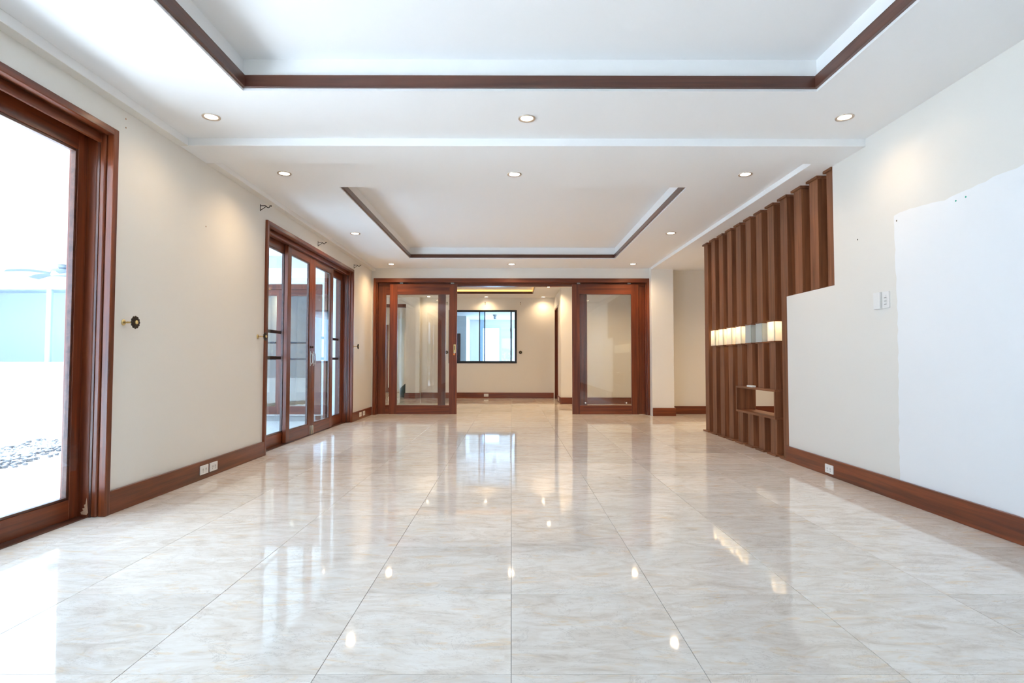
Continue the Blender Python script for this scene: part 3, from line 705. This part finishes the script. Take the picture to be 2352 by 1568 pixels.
downlight(0.833, 12.664, ZF, 'small downlight beside the glowing tray of the far room', True, 4.0, 0.058, G)
downlight(-2.147, 14.58, ZF, 'small downlight seen through the left glass leaf in the far room', True, 0.8, 0.058, G)

downlight(-4.87, 12.664, ZF, 'added unseen downlight near the left end of the far room tray', True, 4.0, 0.058, G)  # added fill lamp, out of view, for the far room's left end
downlight(-3.45, 16.2, ZB, 'added unseen downlight in the passage left of the far room', True, 3.0, 0.058, G)  # added fill lamp so the passage is not dark
downlight(4.1, 8.6, ZB, 'added unseen downlight in the hall behind the timber screen', True, 4.0, 0.058, G)  # added hidden lamp that brightens the hall wall
downlight(4.1, 6.2, ZB, 'added unseen downlight in the hall behind the box shelf', True, 4.0, 0.058, G)  # second added hall lamp, hidden by the screen
downlight(2.1, 11.6, ZF, 'added unseen downlight behind the right glass leaf in the far room', True, 3.0, 0.058, G)  # added lamp to light the wall seen through this leaf

# ------------------------------------------------------------------ curtain hardware
def tieback_x(y, z, label, group):
    x = XL
    o = empty('curtain_tieback', (x, y, z)); tag(o, label, 'tieback', group)
    lathe('base_rosette', [(0.020, 0.0), (0.020, 0.004), (0.015, 0.008), (0.008, 0.012)], 20, 'x', (x, y, z), M['brass'], o)
    lathe('stem', [(0.005, 0.010), (0.0045, 0.022), (0.007, 0.03), (0.005, 0.036), (0.006, 0.05), (0.009, 0.072)], 14, 'x', (x, y, z), M['brass'], o)
    pet = lambda a, r: r * (1 + 0.07 * math.cos(12 * a)) if r > 0.02 else r
    lathe('flower_disc', [(0.012, 0.070), (0.036, 0.073), (0.041, 0.078), (0.039, 0.083), (0.031, 0.081), (0.027, 0.086), (0.019, 0.085)], 72, 'x', (x, y, z), M['bronze'], o, pet)
    lathe('disc_center', [(0.014, 0.084), (0.013, 0.090), (0.007, 0.094)], 16, 'x', (x, y, z), M['brass'], o)
    return o
GT = 'curtain tiebacks on the left wall'
tieback_x(3.678, 1.214, 'bronze flower tieback on the left wall beside the nearer sliding door', GT)
tieback_x(5.625, 1.208, 'bronze flower tieback at the near jamb of the four-leaf sliding door', GT)
tieback_x(9.035, 1.198, 'bronze flower tieback at the far jamb of the four-leaf sliding door', GT)
def tieback_y(x, z, label):
    o = empty('curtain_tieback', (x, YW, z)); tag(o, label, 'tieback', 'curtain tiebacks in the far room')
    lathe('stem', [(0.018, 0.0), (0.006, -0.012), (0.006, -0.07)], 14, 'y', (x, YW, z), M['brass'], o)
    lathe('flower_disc', [(0.012, -0.068), (0.042, -0.074), (0.042, -0.082), (0.02, -0.086)], 48, 'y', (x, YW, z), M['bronze'], o, lambda a, r: r * (1 + 0.06 * math.cos(12 * a)) if r > 0.03 else r)
    lathe('disc_center', [(0.012, -0.084), (0.006, -0.092)], 12, 'y', (x, YW, z), M['brass'], o)
tieback_y(0.234, 1.20, 'small bronze tieback right of the black far window')
tieback_y(-1.70, 1.20, 'small bronze tieback at the left side of the black far window')
def bracket_x(y, z, label):
    o = empty('curtain_rod_bracket', (XL, y, z)); tag(o, label, 'bracket', 'curtain rod brackets on the left wall')
    box('wall_plate', XL, XL + 0.003, y - 0.006, y + 0.006, z - 0.035, z + 0.035, M['bronze'], o, 0.001)
    x = XL
    tube('arm', [(x + 0.003, y, z + 0.018), (x + 0.05, y, z + 0.019), (x + 0.062, y, z + 0.014), (x + 0.070, y, z + 0.003), (x + 0.080, y, z - 0.002),
                 (x + 0.090, y, z + 0.001), (x + 0.097, y, z + 0.010), (x + 0.099, y, z + 0.022)], 0.0040, M['bronze'], o)
    tube('strut', [(x + 0.003, y, z - 0.028), (x + 0.060, y, z + 0.011)], 0.0035, M['bronze'], o)
    lathe('thumb_screw', [(0.003, 0.096), (0.003, 0.106), (0.008, 0.108), (0.008, 0.113)], 12, 'x', (x, y, z + 0.016), M['bronze'], o)
bracket_x(5.636, 2.508, 'empty bronze curtain rod bracket above the near jamb of the four-leaf door')
bracket_x(7.335, 2.498, 'empty bronze curtain rod bracket above the middle of the four-leaf door')
bracket_x(9.02, 2.486, 'empty bronze curtain rod bracket above the far jamb of the four-leaf door')
def bracket_y(x, z, label):
    o = empty('curtain_rod_bracket', (x, YW, z)); tag(o, label, 'bracket', 'curtain rod brackets in the far room')
    box('wall_plate', x - 0.006, x + 0.006, YW - 0.003, YW, z - 0.045, z + 0.03, M['bronze'], o)
    tube('arm', [(x, YW - 0.003, z + 0.012), (x, YW - 0.06, z + 0.012), (x, YW - 0.075, z - 0.004), (x, YW - 0.095, z - 0.002), (x, YW - 0.10, z + 0.014)], 0.006, M['bronze'], o)
    tube('strut', [(x, YW - 0.003, z - 0.03), (x, YW - 0.06, z + 0.006)], 0.005, M['brass'], o)
bracket_y(-0.694, 2.50, 'small bracket over the middle of the black far window')
bracket_y(0.231, 2.50, 'small bracket over the right end of the black far window')
bracket_y(-1.70, 2.50, 'small bracket over the left end of the black far window')

# ------------------------------------------------------------------ outlets, switches, wall plugs
def outlet(axis, face, c, z, label, w=0.118, h=0.072, sgn=1, group='wall outlets'):
    """plate on a face; axis = normal axis, c = coordinate along the wall"""
    t = 0.009
    def bxx(n, a0, a1, z0, z1, d0, d1, mat, par, bev=0.0):
        lo, hi = sorted((face + sgn * d0, face + sgn * d1))
        return box(n, lo, hi, a0, a1, z0, z1, mat, par, bev) if axis == 'x' else box(n, a0, a1, lo, hi, z0, z1, mat, par, bev)
    o = empty('wall_outlet', (face, c, z) if axis == 'x' else (c, face, z)); tag(o, label, 'outlet', group)
    bxx('cover_plate', c - w / 2, c + w / 2, z, z + h, 0, t, M['plastic'], o, 0.002)
    for s in (-0.022, 0.022):
        for q in (-0.006, 0.006):
            bxx('slot', c + s + q - 0.0014, c + s + q + 0.0014, z + h * 0.42, z + h * 0.66, t - 0.001, t + 0.0006, M['slot'], o)
        bxx('slot', c + s - 0.0025, c + s + 0.0025, z + h * 0.24, z + h * 0.33, t - 0.001, t + 0.0006, M['slot'], o)
    return o
fl = XL + 0.024
outlet('x', fl, 4.637, 0.042, 'white outlet on the left baseboard, the one nearer the flower tieback')
outlet('x', fl, 4.782, 0.042, 'white outlet on the left baseboard, the one nearer the four-leaf door')
outlet('x', fl, 9.40, 0.045, 'white outlet in the short left baseboard, nearer the four-leaf door')
outlet('x', fl, 9.62, 0.045, 'white outlet in the short left baseboard, nearer the wide doorway')
outlet('x', XR - 0.024, 4.767, 0.026, 'white outlet on the right baseboard near the timber screen', sgn=-1)
outlet('y', YW - 0.024, -0.662, 0.042, 'white outlet on the baseboard under the far black window', sgn=-1)
outlet('x', 1.106, 13.3, 0.045, 'white outlet on the side baseboard of the far room', sgn=-1)

sw = empty('wall_switch', (XR, 4.04, 1.348)); tag(sw, 'white switch plate with three rockers on the right wall', 'switch')
box('cover_plate', XR - 0.010, XR, 4.002, 4.076, 1.348, 1.468, M['plastic'], sw, 0.003)
for k in range(3):
    z = 1.378 + k * 0.023
    box('rocker', XR - 0.0135, XR - 0.0095, 4.028, 4.052, z, z + 0.0175, M['plastic'], sw, 0.002)
    box('rocker_gap', XR - 0.0108, XR - 0.0098, 4.027, 4.053, z - 0.004, z - 0.0005, M['slot'], sw)
sw2 = empty('wall_switch', (XR, 4.125, 1.347)); tag(sw2, 'blank white control box beside the three-rocker switch plate', 'switch')
box('cover_plate', XR - 0.020, XR, 4.088, 4.160, 1.347, 1.470, M['plastic'], sw2, 0.003)
lathe('indicator_light', [(0.0022, 0), (0.0022, -0.0012)], 10, 'x', (XR - 0.020, 4.14, 1.372), M['plastic'], sw2)
lathe('indicator_light', [(0.0022, 0), (0.0022, -0.0012)], 10, 'x', (XR - 0.020, 4.14, 1.358), M['plastic'], sw2)
def plug(x, y, z, mat, label, s):
    o = lathe('wall_plug', [(0.0055, 0.0), (0.0055, s * 0.002), (0.003, s * 0.003)], 12, 'x', (x, y, z), M[mat], None); tag(o, label, 'wall plug', 'wall plugs')
plug(XL, 3.653, 2.55, 'raw', 'upper of two bare screw plugs high on the left wall', 1)
plug(XL, 3.655, 2.493, 'raw', 'lower of two bare screw plugs high on the left wall', 1)
plug(XL, 4.642, 2.077, 'raw', 'lone screw plug in the middle of the left wall', 1)
plug(XR - 0.0012, 3.313, 1.94, 'green', 'green wall plug nearer the repainted patch centre', -1)
plug(XR - 0.0012, 3.388, 1.938, 'green', 'green wall plug nearer the repainted patch edge', -1)
plug(XR - 0.0012, 3.914, 1.948, 'slot', 'grey screw hole at the corner of the repainted patch', -1)
plug(XR, 4.363, 1.913, 'slot', 'grey screw hole between the repainted patch and timber screen', -1)

# ------------------------------------------------------------------ patio and opposite wing seen through the left doors
GZ = -0.12
YP = 11.3
ground = struct(boxes('ground', [(-16, XLo, -16, YP + 0.2, GZ - 0.1, GZ), (XLo, 16, -16, REAR - 0.2, GZ - 0.1, GZ)], M['stone']))
struct(boxes('patio_ceiling', [(-5.0, XLo, REAR - 1.0, 8.73, 2.75, 2.9), (-14, XLo, 8.95, 10.24, 2.66, 2.9), (-14, LW - 0.2, 10.24, YP, 2.66, 2.9)], M['wall_white']))
struct(boxes('patio_beam', [(-5.22, -5.0, REAR - 1.0, 8.73, 2.60, 2.9), (-14, XLo, 8.73, 8.95, 2.60, 2.9)], M['wall_white'], bevel=0.004))
wing = empty('opposite_wing', (-8, YP, GZ)); tag(wing, 'white wing with brown framed windows across the patio', 'building')
boxes('wing_wall', [(-14, -11.6, YP, YP + 0.2, GZ, 2.66), (-11.6, -7.0, YP, YP + 0.2, GZ, 0.86), (-11.6, -7.0, YP, YP + 0.2, 2.50, 2.66), (-7.0, LW - 0.2, YP, YP + 0.2, GZ, 2.66)], M['wall_white'], wing)
def wing_window(x0, x1, z0, z1, n, fr, bars=()):
    f = 0.08
    wf = boxes('window_frame', [(x0, x0 + f, YP - 0.03, YP + 0.1, z0, z1), (x1 - f, x1, YP - 0.03, YP + 0.1, z0, z1), (x0 + f, x1 - f, YP - 0.03, YP + 0.1, z1 - 0.10, z1), (x0 + f, x1 - f, YP - 0.03, YP + 0.1, z0, z0 + f)], fr, wing, 0.004)
    w = (x1 - x0 - 2 * f) / n
    for k in range(n):
        a = x0 + f + k * w
        if k: box('mullion', a - 0.03, a + 0.03, YP - 0.02, YP + 0.08, z0 + f, z1 - 0.10, fr, wf, 0.003)
        box('glass_pane', a + (0.03 if k else 0), a + w - (0.03 if k < n - 1 else 0), YP + 0.03, YP + 0.036, z0 + f, z1 - 0.10, M['glass_ext'], wf)
    for b in bars: box('mullion', x0 + f, x1 - f, YP + 0.0, YP + 0.03, b - 0.02, b + 0.02, M['black'], wf)
wing_window(-11.6, -7.0, 0.86, 2.50, 4, M['blue'])  # brown frames coloured pale: daylight glare put into their colour
boxes('wing_room', [(-14, LW - 0.2, 14.0, 14.2, GZ, 2.66), (-14.2, -14, YP, 14.2, GZ, 2.66), (-14, LW - 0.2, YP + 0.2, 14.0, GZ - 0.05, GZ), (-14, LW - 0.2, 11.85, 14.0, 2.66, 2.8)], M['blue'], wing)  # roof stops short of the front, an added gap that brightens the room
# pebble strip
rp = random.Random(11); bm = bmesh.new()
for k in range(900):
    t = rp.random(); y = 5.7 + 2.0 * t; x = -5.45 - 0.55 * t + (0.42 * rp.random() - 0.21) * (1 if k % 3 else 2.2)
    r = 0.018 + 0.022 * rp.random()
    mt = Matrix.Translation((x + 5.6, y - 6.6, r * 0.4)) @ Matrix.Rotation(rp.random() * 6, 4, 'Z') @ Matrix.Diagonal((r * 1.4, r, r * 0.7, 1))
    bmesh.ops.create_icosphere(bm, subdivisions=1, radius=1.0, matrix=mt)
me = bpy.data.meshes.new('pebble_bed'); bm.to_mesh(me); bm.free()
for p in me.polygons: p.use_smooth = True
pb = link('pebble_bed', me, M['pebble'], (-5.6, 6.6, GZ)); tag(pb, 'bed of dark pebbles in the pale patio paving', 'pebbles'); pb['kind'] = 'stuff'
# patio ceiling fan
fx, fy, fz = -7.95, 9.95, 2.66
fan = empty('ceiling_fan', (fx, fy, fz)); tag(fan, 'pale ceiling fan with a light bowl under the patio roof', 'ceiling fan')
lathe('canopy', [(0.05, -0.07), (0.07, -0.05), (0.075, 0.0)], 24, 'z', (fx, fy, fz), M['fan'], fan)
lathe('motor', [(0.06, -0.22), (0.17, -0.20), (0.18, -0.14), (0.16, -0.09), (0.05, -0.07)], 32, 'z', (fx, fy, fz), M['fan'], fan)
lathe('light_bowl', [(0.01, -0.34), (0.09, -0.325), (0.14, -0.28), (0.16, -0.22)], 32, 'z', (fx, fy, fz), M['frost'], fan)
for k in range(5):
    a = 2 * math.pi * k / 5 + 0.3; bm = bmesh.new(); ring_ = []
    for j in range(9):
        t = j / 8; rr = 0.16 + 0.62 * t; w = 0.04 + 0.055 * math.sin(math.pi * min(1, t * 1.1) * 0.6); zz = 0.03 * math.sin(t * math.pi) - 0.03 * t
        ring_.append([bm.verts.new((rr * math.cos(a) - s * w * math.sin(a), rr * math.sin(a) + s * w * math.cos(a), zz + 0.012 * s)) for s in (-1, 1)])
    for p, q in zip(ring_, ring_[1:]): bm.faces.new((p[0], p[1], q[1], q[0]))
    bmesh.ops.solidify(bm, geom=bm.faces[:], thickness=0.008)
    me = bpy.data.meshes.new('blade'); bm.to_mesh(me); bm.free()
    link('blade', me, M['fan'], (fx, fy, fz - 0.17), fan)

# ------------------------------------------------------------------ lanai beyond the far window
struct(boxes('lanai_ceiling', [(-4.4, 2.2, YW + 0.2, 23.2, 2.65, 2.8)], M['wall_white']))
struct(boxes('lanai_floor', [(-4.4, 8, YW + 0.2, 30, GZ - 0.1, GZ)], M['stone']))
struct(boxes('lanai_wall', [(-1.69, -1.24, 23, 23.2, GZ, 2.65), (-1.24, -0.43, 23, 23.2, 2.38, 2.65), (-0.43, 0.02, 23, 23.2, GZ, 2.65), (0.02, 0.86, 23, 23.2, 2.38, 2.65), (0.86, 2.2, 23, 23.2, GZ, 2.65),
                            (-4.4, -1.69, 21.0, 23.2, GZ, 2.65), (-4.4, -4.2, 17.8, 21, GZ, 2.65), (2.2, 2.4, YW + 0.2, 20.2, GZ, 2.8)], M['wall_white']))  # last segment: unseen side wall added to cut the daylight
for x0, x1 in ((-1.24, -0.43), (0.02, 0.86)):
    d = struct(empty('door_7' if x0 < -1 else 'door_8', ((x0 + x1) / 2, 23, GZ)))
    boxes('casing', [(x0, x0 + 0.07, 22.98, 23.1, GZ, 2.38), (x1 - 0.07, x1, 22.98, 23.1, GZ, 2.38), (x0 + 0.07, x1 - 0.07, 22.98, 23.1, 2.31, 2.38)], M['blue'], d, 0.004)
    box('glass_pane', x0 + 0.07, x1 - 0.07, 23.05, 23.056, GZ, 2.31, M['glass_ext'], d)
d = struct(empty('door_9', (-2.1, 21, GZ))); box('door_leaf', -2.6, -1.90, 20.96, 21.0, GZ, 2.0, M['trim_z'], d, 0.004)
cl = empty('ceiling_lamp', (-0.6, 20.4, 2.65)); tag(cl, 'small white lamp on the lanai ceiling behind the far window', 'lamp')
lathe('lamp_mount', [(0.04, -0.06), (0.07, -0.04), (0.08, 0)], 18, 'z', (-0.6, 20.4, 2.65), M['wall_white'], cl)
lathe('lamp_shade', [(0.05, -0.16), (0.05, -0.06)], 18, 'z', (-0.6, 20.4, 2.65), M['blue'], cl)

# hedge outside the rear doors
bm = bmesh.new(); rh = random.Random(5)
for k in range(2600):
    c = Vector((-5 + 10 * rh.random(), -8.6 - 0.9 * rh.random(), 0.05 + 1.9 * rh.random() ** 0.9)); s = 0.09 + 0.08 * rh.random()
    a = Vector((rh.uniform(-1, 1), rh.uniform(-1, 1), rh.uniform(-1, 1))).normalized(); b = a.orthogonal().normalized()
    v = [bm.verts.new(c + a * s), bm.verts.new(c + b * s * 0.45), bm.verts.new(c - a * s), bm.verts.new(c - b * s * 0.45)]
    bm.faces.new(v)
me = bpy.data.meshes.new('hedge_foliage'); bm.to_mesh(me); bm.free()
hd = empty('hedge', (0, -9, GZ)); tag(hd, 'leafy green hedge in the garden behind the house', 'hedge')
ho = link('foliage', me, M['leaf'], (0, 0, GZ), hd); ho['kind'] = 'stuff'
for k in range(5): tube('stem', [(-4 + 2 * k, -9, GZ), (-4 + 2 * k + 0.05, -9, 1.3)], [0.05, 0.02], M['raw'], hd)

# window portals guide the sky light through the real openings
portal('portal_rear', (0.2, REAR - 0.25, 1.2), 1.8, 2.3, (0, 1, 0))
portal('portal_door_1', (XL - 0.28, 1.93, 1.2), 3.1, 2.3, (1, 0, 0))
portal('portal_door_2', (XL - 0.28, 7.36, 1.2), 3.1, 2.3, (1, 0, 0))
portal('portal_far_window', (-0.76, YW + 0.25, 1.6), 1.75, 1.4, (0, -1, 0))
print('tiles', ntile, 'objects', len(bpy.data.objects))
